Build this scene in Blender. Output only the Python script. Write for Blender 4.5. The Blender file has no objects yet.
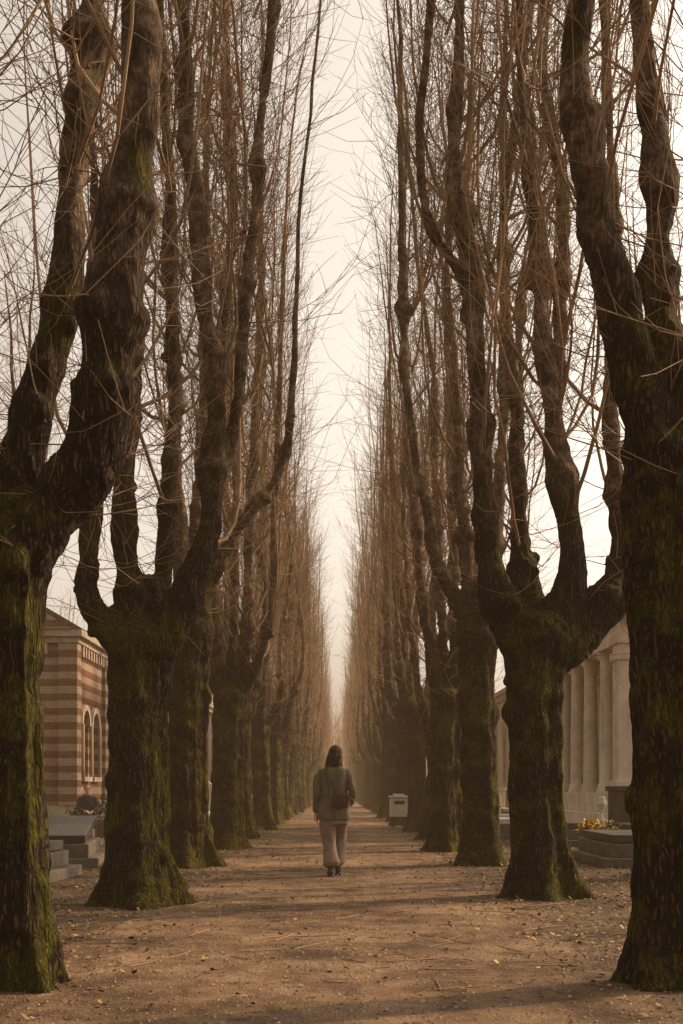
import bpy, math, numpy as np
from mathutils import Vector, Matrix
scene = bpy.context.scene
COL = scene.collection
HAZE = True

# ---------------------------------------------------------------- noise
_tab = np.random.default_rng(7).random(65536)
def _h(i, j, k):
    h = (i*73856093) ^ (j*19349663) ^ (k*83492791)
    h = (h ^ (h >> 13)) * 1274126177
    return _tab[(h ^ (h >> 16)) & 65535]
def vnoise(p):
    i = np.floor(p).astype(np.int64); f = p-i; f = f*f*(3-2*f)
    x, y, z = i.T; fx, fy, fz = f.T
    def L(a, b, t): return a+(b-a)*t
    c = [[[_h(x+a, y+b, z+d) for d in (0, 1)] for b in (0, 1)] for a in (0, 1)]
    r = L(L(L(c[0][0][0], c[1][0][0], fx), L(c[0][1][0], c[1][1][0], fx), fy),
          L(L(c[0][0][1], c[1][0][1], fx), L(c[0][1][1], c[1][1][1], fx), fy), fz)
    return r*2-1

# ---------------------------------------------------------------- mesh helpers
def tubes(P, R, sides, radfn=None):
    P = np.asarray(P, float); R = np.asarray(R, float)
    M, K, _ = P.shape
    T = np.gradient(P, axis=1)
    T /= np.linalg.norm(T, axis=2, keepdims=True)+1e-9
    md = np.abs(P[:, -1]-P[:, 0])
    ref = np.where((md[:, 0] < md[:, 1])[:, None], np.array([[1., .03, .02]]), np.array([[.03, 1., .02]]))[:, None, :]
    U = np.cross(T, ref); U /= np.linalg.norm(U, axis=2, keepdims=True)+1e-9
    W = np.cross(T, U)
    a = np.arange(sides)*2*np.pi/sides
    rr = R[:, :, None]*np.ones(sides)
    if radfn is not None: rr = rr*radfn(P, a)
    V = P[:, :, None, :]+rr[..., None]*(np.cos(a)[:, None]*U[:, :, None, :]+np.sin(a)[:, None]*W[:, :, None, :])
    m = np.arange(M)[:, None, None]*K*sides
    k = np.arange(K-1)[None, :, None]*sides
    j = np.arange(sides)[None, None, :]; j2 = (j+1) % sides
    F = np.stack([m+k+j, m+k+j2, m+k+sides+j2, m+k+sides+j], -1).reshape(-1, 4)
    return V.reshape(-1, 3), F
def closed(P, R):
    P = np.asarray(P, float); R = np.asarray(R, float)
    d0 = P[0]-P[1]; d0 /= np.linalg.norm(d0)+1e-9; d1 = P[-1]-P[-2]; d1 /= np.linalg.norm(d1)+1e-9
    P = np.vstack([P[0]+d0*R[0]*.5, P[0]+d0*R[0]*.4, P, P[-1]+d1*R[-1]*.4, P[-1]+d1*R[-1]*.5])
    R = np.concatenate([[1e-4, R[0]*.75], R, [R[-1]*.75, 1e-4]])
    return P, R
def ctube(P, R, sides=14, radfn=None):
    P, R = closed(P, R); return tubes(P[None], R[None], sides, radfn)
def ellipsoid(c, r, rot=None, n=14):
    t = np.linspace(0.002, math.pi-.002, n)
    P = np.stack([0*t, 0*t, -np.cos(t)], 1); R = np.sin(t)
    V, F = tubes(P[None], R[None], n+4)
    V = V*np.asarray(r, float)
    if rot is not None:
        m = np.array(Matrix.Rotation(rot[2], 3, 'Z') @ Matrix.Rotation(rot[1], 3, 'Y') @ Matrix.Rotation(rot[0], 3, 'X'))
        V = V @ m.T
    return V+np.asarray(c, float), F
def merge(parts):
    Vs, Fs, o = [], [], 0
    for V, F in parts:
        Vs.append(V); Fs.append(F+o); o += len(V)
    return np.vstack(Vs), np.vstack(Fs)
def mesh_from(name, V, F, mats, midx=None, smooth=True):
    me = bpy.data.meshes.new(name)
    V = np.ascontiguousarray(V, np.float32); F = np.ascontiguousarray(F, np.int32); n = F.shape[1]
    me.vertices.add(len(V)); me.vertices.foreach_set('co', V.ravel())
    me.loops.add(F.size); me.loops.foreach_set('vertex_index', F.ravel())
    me.polygons.add(len(F))
    me.polygons.foreach_set('loop_start', np.arange(0, F.size, n, dtype=np.int32))
    if hasattr(me.polygons[0], 'loop_total'):
        try: me.polygons.foreach_set('loop_total', np.full(len(F), n, np.int32))
        except Exception: pass
    for m in mats: me.materials.append(m)
    if midx is not None: me.polygons.foreach_set('material_index', np.asarray(midx, np.int32))
    me.polygons.foreach_set('use_smooth', np.full(len(F), smooth))
    me.update(calc_edges=True)
    return me
def obj(name, me, loc=(0, 0, 0), rz=0, parent=None, scale=None):
    o = bpy.data.objects.new(name, me); COL.objects.link(o)
    o.location = loc; o.rotation_euler = (0, 0, rz)
    if scale: o.scale = (scale,)*3 if not hasattr(scale, '__len__') else scale
    if parent: o.parent = parent
    return o
def remesh(V, F, voxel, smooth=3):
    me = mesh_from('tmp', V, F, [])
    o = bpy.data.objects.new('tmp', me); COL.objects.link(o)
    m = o.modifiers.new('r', 'REMESH'); m.mode = 'VOXEL'; m.voxel_size = voxel
    if smooth:
        s = o.modifiers.new('s', 'SMOOTH'); s.factor = .5; s.iterations = smooth
    bpy.context.view_layer.update()
    ev = o.evaluated_get(bpy.context.evaluated_depsgraph_get()); m2 = ev.to_mesh()
    n = len(m2.vertices); V2 = np.zeros(n*3, np.float32); m2.vertices.foreach_get('co', V2)
    N2 = np.zeros(n*3, np.float32); m2.vertices.foreach_get('normal', N2)
    F2 = np.zeros(len(m2.loops), np.int32); m2.loops.foreach_get('vertex_index', F2)
    F2 = F2.reshape(-1, 4)
    ev.to_mesh_clear(); bpy.data.objects.remove(o); bpy.data.meshes.remove(me)
    return V2.reshape(-1, 3).astype(float), F2, N2.reshape(-1, 3).astype(float)
def boxes(bl):
    Vs = []; Fs = []; o = 0
    q = np.array([[0, 3, 2, 1], [4, 5, 6, 7], [0, 1, 5, 4], [1, 2, 6, 5], [2, 3, 7, 6], [3, 0, 4, 7]])
    for x0, x1, y0, y1, z0, z1 in bl:
        Vs.append(np.array([[x0, y0, z0], [x1, y0, z0], [x1, y1, z0], [x0, y1, z0], [x0, y0, z1], [x1, y0, z1], [x1, y1, z1], [x0, y1, z1]], float))
        Fs.append(q+o); o += 8
    return np.vstack(Vs), np.vstack(Fs)
def boxobj(name, bl, mat, parent=None, bevel=.012, loc=(0, 0, 0), rz=0):
    V, F = boxes(bl); me = mesh_from(name, V, F, [mat], smooth=False)
    o = obj(name, me, loc, rz, parent)
    if bevel:
        b = o.modifiers.new('b', 'BEVEL'); b.width = bevel; b.segments = 2
    return o
def empty(name, loc, rz=0):
    e = bpy.data.objects.new(name, None); COL.objects.link(e); e.location = loc; e.rotation_euler = (0, 0, rz); return e

# ---------------------------------------------------------------- materials
def newmat(name, rough=.85, spec=.25):
    m = bpy.data.materials.new(name); m.use_nodes = True
    nt = m.node_tree; b = nt.nodes['Principled BSDF']
    b.inputs['Roughness'].default_value = rough
    b.inputs['Specular IOR Level'].default_value = spec
    return m, nt, b
def nd(nt, t, **kw):
    n = nt.nodes.new(t)
    for k, v in kw.items():
        if k in n.inputs: n.inputs[k].default_value = v
        else: setattr(n, k, v)
    return n
def noise(nt, vec, scale, detail=6, rough=.6):
    n = nd(nt, 'ShaderNodeTexNoise', Scale=scale, Detail=detail, Roughness=rough)
    if vec is not None: nt.links.new(vec, n.inputs['Vector'])
    return n.outputs['Fac']
def ramp(nt, fac, stops):
    r = nt.nodes.new('ShaderNodeValToRGB'); e = r.color_ramp.elements
    while len(e) < len(stops): e.new(.5)
    for el, (p, c) in zip(e, stops):
        el.position = p; el.color = (*c, 1) if len(c) == 3 else c
    nt.links.new(fac, r.inputs['Fac']); return r.outputs['Color']
def mixc(nt, fac, a, b, mode='MIX'):
    m = nt.nodes.new('ShaderNodeMix'); m.data_type = 'RGBA'; m.blend_type = mode
    for i, v in ((0, fac), (6, a), (7, b)):
        if hasattr(v, 'links'): nt.links.new(v, m.inputs[i])
        else: m.inputs[i].default_value = (*v, 1) if hasattr(v, '__len__') else v
    return m.outputs[2]
def mth(nt, op, a, b=None, clamp=False):
    m = nt.nodes.new('ShaderNodeMath'); m.operation = op; m.use_clamp = clamp
    for i, v in ((0, a), (1, b)):
        if v is None: continue
        if hasattr(v, 'links'): nt.links.new(v, m.inputs[i])
        else: m.inputs[i].default_value = v
    return m.outputs[0]
def maprange(nt, v, a, b, c=0, d=1):
    m = nt.nodes.new('ShaderNodeMapRange'); m.interpolation_type = 'SMOOTHSTEP'
    nt.links.new(v, m.inputs[0])
    for i, x in enumerate((a, b, c, d)): m.inputs[i+1].default_value = x
    return m.outputs[0]
def bump(nt, b, h, strength, dist):
    n = nd(nt, 'ShaderNodeBump', Strength=strength, Distance=dist)
    nt.links.new(h, n.inputs['Height']); nt.links.new(n.outputs[0], b.inputs['Normal'])
def coord(nt, scale=(1, 1, 1), kind='Object'):
    tc = nt.nodes.new('ShaderNodeTexCoord'); mp = nt.nodes.new('ShaderNodeMapping')
    mp.inputs['Scale'].default_value = scale
    nt.links.new(tc.outputs[kind], mp.inputs['Vector']); return mp.outputs[0], tc.outputs[kind]

def bark_mat(near):
    m, nt, b = newmat('linden_bark' if near else 'linden_bark_plain', .92, .10)
    v, raw = coord(nt, (1, 1, .13))
    sep = nt.nodes.new('ShaderNodeSeparateXYZ'); nt.links.new(raw, sep.inputs[0]); z = sep.outputs[2]
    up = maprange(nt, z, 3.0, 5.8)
    if near:
        vo = nd(nt, 'ShaderNodeTexVoronoi', Scale=36.); vo.feature = 'DISTANCE_TO_EDGE'
        dist = nd(nt, 'ShaderNodeTexNoise', Scale=9., Detail=1.); nt.links.new(raw, dist.inputs['Vector'])
        add = nd(nt, 'ShaderNodeVectorMath', operation='MULTIPLY_ADD')
        nt.links.new(dist.outputs['Color'], add.inputs[0]); add.inputs[1].default_value = (.06, .06, .06); nt.links.new(v, add.inputs[2])
        nt.links.new(add.outputs[0], vo.inputs['Vector'])
        fur = maprange(nt, vo.outputs['Distance'], 0, .35, .2, 1)
        fine = noise(nt, add.outputs[0], 60, 4, .75)
        h = mth(nt, 'ADD', mth(nt, 'MULTIPLY', mixc(nt, mth(nt, 'MULTIPLY', up, .6), fur, (.75, .75, .75)), .45), mth(nt, 'MULTIPLY', fine, .62))
    else:
        fine = noise(nt, v, 50, 3, .75); h = mth(nt, 'ADD', mth(nt, 'MULTIPLY', fine, 1.0), .02)
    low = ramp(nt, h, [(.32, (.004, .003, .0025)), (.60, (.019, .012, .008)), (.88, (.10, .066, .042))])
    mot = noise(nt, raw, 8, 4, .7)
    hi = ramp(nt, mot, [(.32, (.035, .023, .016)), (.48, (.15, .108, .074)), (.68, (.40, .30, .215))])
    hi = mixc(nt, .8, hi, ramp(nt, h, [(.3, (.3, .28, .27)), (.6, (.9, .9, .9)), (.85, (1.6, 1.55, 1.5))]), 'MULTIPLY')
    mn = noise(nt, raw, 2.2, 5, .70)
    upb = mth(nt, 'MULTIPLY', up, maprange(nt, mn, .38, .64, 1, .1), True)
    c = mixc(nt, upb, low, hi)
    geo = nt.nodes.new('ShaderNodeNewGeometry'); sn = nt.nodes.new('ShaderNodeSeparateXYZ'); nt.links.new(geo.outputs['Normal'], sn.inputs[0])
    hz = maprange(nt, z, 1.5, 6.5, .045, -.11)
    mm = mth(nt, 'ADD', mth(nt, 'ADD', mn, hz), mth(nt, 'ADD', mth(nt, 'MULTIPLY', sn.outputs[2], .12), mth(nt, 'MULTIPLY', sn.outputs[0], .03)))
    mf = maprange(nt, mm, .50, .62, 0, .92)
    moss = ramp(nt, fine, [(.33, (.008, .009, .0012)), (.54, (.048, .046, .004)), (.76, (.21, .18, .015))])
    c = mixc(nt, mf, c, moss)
    oi = nt.nodes.new('ShaderNodeObjectInfo')
    c = mixc(nt, 1.0, c, ramp(nt, oi.outputs['Random'], [(0, (.8, .77, .73)), (1, (1.25, 1.1, .97))]), 'MULTIPLY')
    nt.links.new(c, b.inputs['Base Color'])
    bump(nt, b, h, 1., .04)
    return m
def twig_mat():
    m, nt, b = newmat('linden_twigs', .8, .2)
    _, raw = coord(nt)
    n = noise(nt, raw, 1.6, 1)
    c = ramp(nt, n, [(.3, (.115, .070, .041)), (.7, (.33, .21, .12))])
    nt.links.new(c, b.inputs['Base Color']); return m
def stone_mat(name, c1, c2, scale=3, rough=.85, bs=.4, stain=(.08, .06, .045)):
    m, nt, b = newmat(name, rough, .3)
    _, raw = coord(nt)
    n = noise(nt, raw, scale, 6, .65); f = noise(nt, raw, scale*14, 4, .7)
    c = ramp(nt, n, [(.3, c1), (.7, c2)])
    sv, _ = coord(nt, (1, 1, .2)); st = noise(nt, sv, 4, 5, .7)
    c = mixc(nt, maprange(nt, st, .52, .72, 0, .55), c, stain)
    nt.links.new(c, b.inputs['Base Color']); bump(nt, b, f, bs, .01); return m
def plain(name, c, rough=.7, var=.25, scale=12, bs=.3, spec=.3):
    m, nt, b = newmat(name, rough, spec)
    _, raw = coord(nt); n = noise(nt, raw, scale, 4, .6)
    c1 = tuple(x*(1-var) for x in c); c2 = tuple(min(1, x*(1+var)) for x in c)
    nt.links.new(ramp(nt, n, [(.3, c1), (.7, c2)]), b.inputs['Base Color'])
    bump(nt, b, noise(nt, raw, scale*5, 3, .6), bs, .004); return m
def ground_mat(name, path):
    m, nt, b = newmat(name, .95, .12)
    _, raw = coord(nt)
    big = noise(nt, raw, .55, 4, .65); mid = noise(nt, raw, 2.6, 6, .7); fine = noise(nt, raw, 60, 4, .78)
    if path: a, c_, d = (.060, .037, .022), (.155, .100, .060), (.26, .175, .11)
    else: a, c_, d = (.038, .024, .014), (.100, .064, .038), (.165, .112, .07)
    c = ramp(nt, mth(nt, 'ADD', mth(nt, 'MULTIPLY', big, .55), mth(nt, 'MULTIPLY', mid, .45)), [(.40, a), (.51, c_), (.62, d)])
    sp = ramp(nt, fine, [(.32, (.3, .28, .26)), (.5, (1, 1, 1)), (.70, (1.9, 1.8, 1.7))])
    c = mixc(nt, .8, c, sp, 'MULTIPLY')
    vo = nd(nt, 'ShaderNodeTexVoronoi', Scale=55.); nt.links.new(raw, vo.inputs['Vector'])
    peb = maprange(nt, vo.outputs['Distance'], .1, .4, 1, 0)
    pv = nt.nodes.new('ShaderNodeSeparateXYZ'); nt.links.new(vo.outputs['Color'], pv.inputs[0])
    pf = mth(nt, 'MULTIPLY', peb, maprange(nt, pv.outputs[0], .6, .9))
    c = mixc(nt, mth(nt, 'MULTIPLY', pf, .5), c, (.28, .20, .14))
    nt.links.new(c, b.inputs['Base Color'])
    h = mth(nt, 'ADD', mth(nt, 'ADD', mth(nt, 'MULTIPLY', fine, .35), mth(nt, 'MULTIPLY', pf, .25)), mth(nt, 'MULTIPLY', mid, 1.6))
    bump(nt, b, h, 1., .05)
    return m
def leaf_mat(name, stops):
    m, nt, b = newmat(name, .7, .2)
    g = nt.nodes.new('ShaderNodeNewGeometry')
    nt.links.new(ramp(nt, g.outputs['Random Per Island'], stops), b.inputs['Base Color']); return m
def stripe_mat():
    m, nt, b = newmat('striped_brick', .9, .2)
    _, raw = coord(nt)
    sep = nt.nodes.new('ShaderNodeSeparateXYZ'); nt.links.new(raw, sep.inputs[0])
    w = mth(nt, 'FRACT', mth(nt, 'MULTIPLY', sep.outputs[2], 1/.40))
    s = mth(nt, 'GREATER_THAN', w, .5)
    n = noise(nt, raw, 9, 4, .6)
    red = ramp(nt, n, [(.3, (.12, .045, .026)), (.7, (.21, .085, .048))])
    cr = ramp(nt, n, [(.3, (.27, .195, .13)), (.7, (.40, .305, .21))])
    c = mixc(nt, s, red, cr)
    xy = mth(nt, 'ADD', sep.outputs[0], sep.outputs[1])
    row = mth(nt, 'FLOOR', mth(nt, 'MULTIPLY', sep.outputs[2], 1/.077))
    jx = mth(nt, 'FRACT', mth(nt, 'ADD', mth(nt, 'MULTIPLY', xy, 4.), mth(nt, 'MULTIPLY', row, .5)))
    jz = mth(nt, 'FRACT', mth(nt, 'MULTIPLY', sep.outputs[2], 1/.077))
    j = mth(nt, 'MAXIMUM', mth(nt, 'LESS_THAN', jx, .05), mth(nt, 'LESS_THAN', jz, .14))
    c = mixc(nt, mth(nt, 'MULTIPLY', j, .6), c, (.18, .14, .11))
    st = noise(nt, raw, 1.3, 4, .7); c = mixc(nt, maprange(nt, st, .5, .75, 0, .4), c, (.07, .05, .037))
    nt.links.new(c, b.inputs['Base Color']); return m

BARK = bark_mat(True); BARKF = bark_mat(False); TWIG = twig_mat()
LIME = stone_mat('weathered_limestone', (.46, .385, .30), (.70, .60, .48), 2.5, stain=(.20, .16, .12))
CELLA = stone_mat('cella_stone_painted_shade', (.08, .06, .043), (.15, .115, .08), 2.5)  # portico shade painted into the stone colour, darker than the limestone
TRIM = stone_mat('cream_stone_trim', (.32, .25, .18), (.48, .385, .285), 3)
DARKST = stone_mat('dark_granite', (.018, .015, .013), (.045, .038, .032), 6, .5, .2, (.07, .06, .035))
GREYST = stone_mat('grey_tomb_stone', (.05, .04, .03), (.13, .105, .08), 4)
MARBLE = stone_mat('pale_marble', (.45, .40, .34), (.65, .58, .5), 4, .6)
VOID = plain('dark_glass', (.02, .017, .015), .25)  # near-black glossy tone for window panes, bin slot and eyes
ROOF = plain('slate_roof', (.09, .07, .06), .8, .3, 6)
BRONZE = plain('bronze_door', (.05, .055, .035), .5)

# ---------------------------------------------------------------- trees
def catmull(pts, step=.1):
    p = np.asarray(pts, float); p = np.vstack([2*p[0]-p[1], p, 2*p[-1]-p[-2]]); out = []
    for i in range(1, len(p)-2):
        n = max(2, int(np.linalg.norm(p[i+1][:3]-p[i][:3])/step)); t = np.linspace(0, 1, n, endpoint=False)[:, None]
        a, b, c, d = p[i-1], p[i], p[i+1], p[i+2]
        out.append(.5*((2*b)+(c-a)*t+(2*a-5*b+4*c-d)*t**2+(3*b-a-3*c+d)*t**3))
    out.append(p[-2][None]); return np.vstack(out)
def grow(rng, S, D, Ln, K, up, wob):
    M = len(S); P = np.zeros((M, K, 3)); P[:, 0] = S; d = D/np.linalg.norm(D, axis=1, keepdims=True)
    st = (np.asarray(Ln)/(K-1))[:, None]
    for k in range(1, K):
        P[:, k] = P[:, k-1]+d*st
        d = d+np.array([0, 0, 1.])*(up/K)+rng.normal(0, wob, (M, 3)); d /= np.linalg.norm(d, axis=1, keepdims=True)
    return P
def pick(rng, P, n, lo=.2, hi=1.):
    """random points on a batch of paths -> positions, tangents, param"""
    M, K, _ = P.shape; t = rng.uniform(lo, hi, (M, n))*(K-1.001); i = t.astype(int); f = (t-i)[..., None]
    m = np.arange(M)[:, None]
    a = P[m, i]; b = P[m, i+1]
    T = b-a; T = T/(np.linalg.norm(T, axis=2, keepdims=True)+1e-9)
    return (a+(b-a)*f).reshape(-1, 3), T.reshape(-1, 3), (t/(K-1)).ravel()
def hdir(rng, n):
    a = rng.uniform(0, 2*np.pi, n); return np.stack([np.cos(a), np.sin(a), 0*a], 1)
def soft(P, rc, k=.35):
    r = np.linalg.norm(P[..., :2], axis=-1, keepdims=True)+1e-6
    r2 = np.where(r > rc, rc+(r-rc)*k, r); Q = P.copy(); Q[..., :2] *= r2/r; return Q

def build_tree(name, seed, trunk, limbs, height=15., voxel=.03, dens=1., thin=.74, bark=None, lod=0, shoot=1.):
    rng = np.random.default_rng(seed)
    core = []; ph = rng.uniform(0, 6, 4)
    tr = catmull(trunk, .08)
    tr = np.vstack([[tr[0, 0], tr[0, 1], -.25, tr[0, 3]*1.02], tr])
    nlobe = rng.integers(4, 7)
    def rf(P, a):
        z = P[..., 2][..., None]
        lob = .5+.5*np.cos(nlobe*a+ph[0]+.5*np.sin(z*1.2)) 
        lob2 = .5+.5*np.cos((nlobe+4)*a+ph[1]+z*.35)
        return .93*(1+np.exp(-np.maximum(z, 0)/.2)*(.10+.5*lob**2)+.16*(lob-.5)+.12*(lob2-.5))
    core.append(ctube(tr[:, :3], tr[:, 3], 44, rf))
    top = tr[-1]; core.append(ellipsoid(top[:3], (top[3]*1.05, top[3]*1.05, top[3]*.9)))
    for _ in range(7):
        q = tr[rng.integers(5, len(tr))]; off = hdir(rng, 1)[0]*q[3]*.8; s = q[3]*rng.uniform(.2, .42)
        core.append(ellipsoid(q[:3]+off, (s, s, s*rng.uniform(1, 1.8)), n=10))
    uppers = []; leaders = []; burls = []
    for L in limbs:
        p = catmull(L, .1)
        p[:, 3] *= np.interp(p[:, 2], [top[2], top[2]+1.], [.9, thin])
        p[:, :3] += .04*np.stack([vnoise(p[:, :3]*1.9+seed), vnoise(p[:, :3]*1.9+seed+50), 0*p[:, 0]], 1)
        if p[-1, 2] < height-.5:
            n = int((height*rng.uniform(.88, 1.05)-p[-1, 2])/.12)
            if n > 3:
                d = (p[-1, :3]-p[-4, :3])[None]
                g = grow(rng, p[-1:, :3], d*np.array([[.08, .08, 1]]), np.array([n*.12]), n, .8, .026)[0]
                r = np.linspace(p[-1, 3], .009, n)
                p = np.vstack([p, np.column_stack([g[1:], r[1:]])])
        r = p[:, 3].copy()
        for _ in range(int(len(p)*.12)):
            c = rng.integers(3, len(p)); 
            r *= 1+rng.uniform(.15, .6)*np.exp(-((np.arange(len(p))-c)/rng.uniform(.7, 1.3))**2)
        p[:, 3] = r
        k = int(np.argmax((p[:, 3] < .05) & (p[:, 2] > 4.5))) or len(p)
        k = max(k, 4)
        core.append(ctube(p[:k, :3], np.maximum(p[:k, 3], .04), 18))
        for jj in range(16):
            c = rng.integers(0, min(k, 90)); q = p[c]; off = hdir(rng, 1)[0]*q[3]*.85
            s = q[3]*rng.uniform(.28, .62)
            core.append(ellipsoid(q[:3]+off+[0, 0, rng.uniform(-.1, .1)], (s, s, s*rng.uniform(.7, 1.3)), n=9)); burls.append(q[:3]+off*1.5)
        if k < len(p): uppers.append(p[max(k-3, 0):])
        leaders.append(p)
    V, F = merge(core)
    V, F, N = remesh(V, F, voxel, 2)
    q = V+seed*3.1
    rid = 1-np.abs(vnoise(q*[17, 17, 2.4])); rid2 = 1-np.abs(vnoise(q*[30, 30, 5.]))
    low = np.clip(1-(V[:, 2]-2.5)/4, .3, 1)
    V = V+N*((.034*(rid-.75)+.018*(rid2-.75))*low+.020*vnoise(q*6.)+.026*vnoise(q*2.)+.007*vnoise(q*14.))[:, None]
    parts = [(V, F)]
    for p in uppers:
        rr = p[:, 3]*(1+.12*vnoise(p[:, :3]*9))
        parts.append(tubes(p[None, :, :3], rr[None], 9 if not lod else 6))
    nb = sum(len(f) for _, f in parts)
    K2 = 12; S = []; D = []; Ln = []; R0 = []
    for p in leaders:
        z = p[:, 2]; ok = np.where(z > top[2]+.9)[0]
        if len(ok) < 5: continue
        n = int(rng.integers(8, 12)*dens)
        zt = np.concatenate([rng.uniform(top[2]+.9, height*.62, n-n//3), rng.uniform(height*.4, height*.85, n//3)])
        for zz in zt:
            i = ok[np.argmin(np.abs(z[ok]-zz))]
            S.append(p[i, :3]); D.append(hdir(rng, 1)[0]*rng.uniform(.5, 1.0)+[0, 0, rng.uniform(.3, .9)])
            Ln.append(min(rng.uniform(2.2, 6.), (height-p[i, 2])*.9+.4)); R0.append(np.clip(p[i, 3]*rng.uniform(.22, .42), .008, .022)*shoot)
    S = np.array(S); D = np.array(D); Ln = np.array(Ln); R0 = np.array(R0)
    P2 = soft(grow(rng, S, D, Ln, K2, 4.5, .10), .95, .45)
    parts.append(tubes(P2, R0[:, None]*np.linspace(1, .22, K2)**.9*(1+.12*rng.normal(0, 1, (len(P2), K2)).clip(-1, 2)), 5 if not lod else 4))
    PL = np.stack([p[np.linspace(int(len(p)*.22), len(p)-1, K2).astype(int), :3] for p in leaders])
    n3 = int(13*dens)
    s3, t3, _ = pick(rng, P2, n3, .1, 1.); s3b, t3b, _ = pick(rng, PL, int(40*dens), .02, 1.)
    s3 = np.vstack([s3, s3b]); t3 = np.vstack([t3, t3b]); M3 = len(s3)
    d3 = t3*rng.uniform(.2, 1., (M3, 1))+hdir(rng, M3)*rng.uniform(.4, 1.2, (M3, 1))
    P3 = soft(grow(rng, s3, d3, rng.uniform(.4, 2.1, M3), 6, 1.3, .14), 1.15, .62)
    if burls:
        B = np.array(burls); B = B[rng.integers(0, len(B), int(170*dens))]
        dB = hdir(rng, len(B))*rng.uniform(.5, 1., (len(B), 1))+[0, 0, .25]+rng.normal(0, .25, (len(B), 3))
        PB = grow(rng, B, dB, rng.uniform(.3, 1.8, len(B)), 6, .8, .15)
        P3 = np.vstack([P3, PB])
    r3 = rng.uniform(.0034, .0068, len(P3))*(1.7 if lod else 1.)
    parts.append(tubes(P3, r3[:, None]*np.linspace(1, .4, 6), 3))
    if not lod:
        s4, t4, _ = pick(rng, P3, 4, .15, 1.); M4 = len(s4)
        d4 = t4+rng.normal(0, .6, (M4, 3))
        P4 = grow(rng, s4, d4, rng.uniform(.15, .75, M4), 3, .7, .16)
        parts.append(tubes(P4, rng.uniform(.0024, .0037, M4)[:, None]*np.linspace(1, .5, 3), 3))
    V, F = merge(parts); mi = np.ones(len(F), int); mi[:nb] = 0
    return mesh_from(name, V, F, [bark or BARK, TWIG], mi)

def surveyed(s, trunk, limbs, depth):
    """limb tables in the tree's own unit; s converts to metres"""
    T = [(x*s, 0, z*s, r*s) for x, z, r in trunk]; out = []
    for L, dy in zip(limbs, depth):
        n = len(L); out.append([(x*s, dy*i/(n-1), z*s, r*s) for i, (x, z, r) in enumerate(L)])
    return T, out
hero = []
hero.append(((-1.845, 6.4), .00573, 15, [(0, 0, 40), (-3, 135, 35), (-7, 285, 34), (-4, 385, 36), (0, 440, 38)],
  [[(0, 430, 34), (5, 505, 29), (15, 585, 26), (30, 655, 24), (40, 785, 22), (45, 885, 21), (50, 985, 20)],
   [(2, 415, 36), (40, 475, 34), (70, 515, 34), (88, 590, 31), (105, 685, 30), (120, 785, 28), (130, 885, 24), (128, 960, 22)],
   [(-5, 430, 26), (-45, 500, 22), (-60, 640, 18), (-55, 800, 15)]], [.5, -.15, -.3], .022))
hero.append(((1.91, 6.45), .00577, 15, [(0, 0, 38), (-2, 130, 34), (-3, 300, 34), (-7, 450, 36), (-8, 530, 37)],
  [[(-8, 520, 33), (-33, 598, 29), (-53, 678, 27), (-71, 743, 26), (-88, 828, 24), (-100, 888, 22), (-96, 978, 22)],
   [(-2, 520, 30), (5, 600, 26), (4, 678, 23), (0, 828, 21), (-5, 978, 19)],
   [(0, 500, 28), (45, 590, 22), (65, 720, 18), (60, 860, 15)]], [-.2, .4, .1], .022))
hero.append(((-1.92, 10.9), .00975, 15, [(0, 0, 37), (-2, 60, 31), (-2, 150, 29), (0, 220, 31), (1, 258, 33)],
  [[(-5, 250, 26), (-35, 280, 19), (-53, 312, 16), (-48, 360, 14), (-40, 425, 11), (-45, 525, 9), (-40, 705, 8)],
   [(-3, 255, 25), (-12, 295, 19), (-18, 365, 17), (-18, 435, 15), (-10, 555, 13), (-12, 755, 9)],
   [(4, 245, 28), (30, 275, 24), (50, 320, 19), (67, 370, 16), (75, 445, 15), (76, 535, 14), (65, 605, 13), (55, 705, 11), (45, 825, 9)],
   [(62, 360, 12), (80, 430, 11), (95, 505, 10), (105, 625, 9), (122, 785, 8), (132, 905, 7)],
   [(0, 250, 22), (10, 300, 16), (22, 400, 12), (24, 600, 9), (18, 800, 7)]], [-.3, .3, -.2, .1, .7], .026))
hero.append(((2.16, 11.7), .0105, 15, [(0, 0, 36), (-5, 60, 30), (-9, 150, 29), (-9, 220, 32), (-3, 258, 36)],
  [[(-10, 240, 30), (-28, 265, 24), (-48, 307, 19), (-60, 377, 16), (-65, 467, 14), (-73, 607, 14), (-91, 717, 11), (-88, 837, 9)],
   [(0, 250, 30), (17, 285, 25), (28, 335, 20), (15, 417, 17), (5, 497, 15), (-3, 577, 14), (-13, 697, 11), (-28, 847, 8)],
   [(10, 445, 13), (16, 520, 12), (21, 600, 11), (25, 697, 10), (3, 847, 8)],
   [(8, 240, 28), (37, 262, 22), (65, 292, 18), (80, 347, 15), (75, 427, 12), (69, 517, 10), (79, 647, 8), (67, 817, 7)],
   [(-73, 597, 9), (-92, 630, 7), (-112, 655, 6), (-124, 700, 6), (-125, 780, 6), (-113, 900, 5)],
   [(-5, 250, 22), (-15, 320, 15), (-18, 450, 11), (-30, 650, 9)]], [-.3, -.2, .3, .2, -.5, .7], .026))
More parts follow.
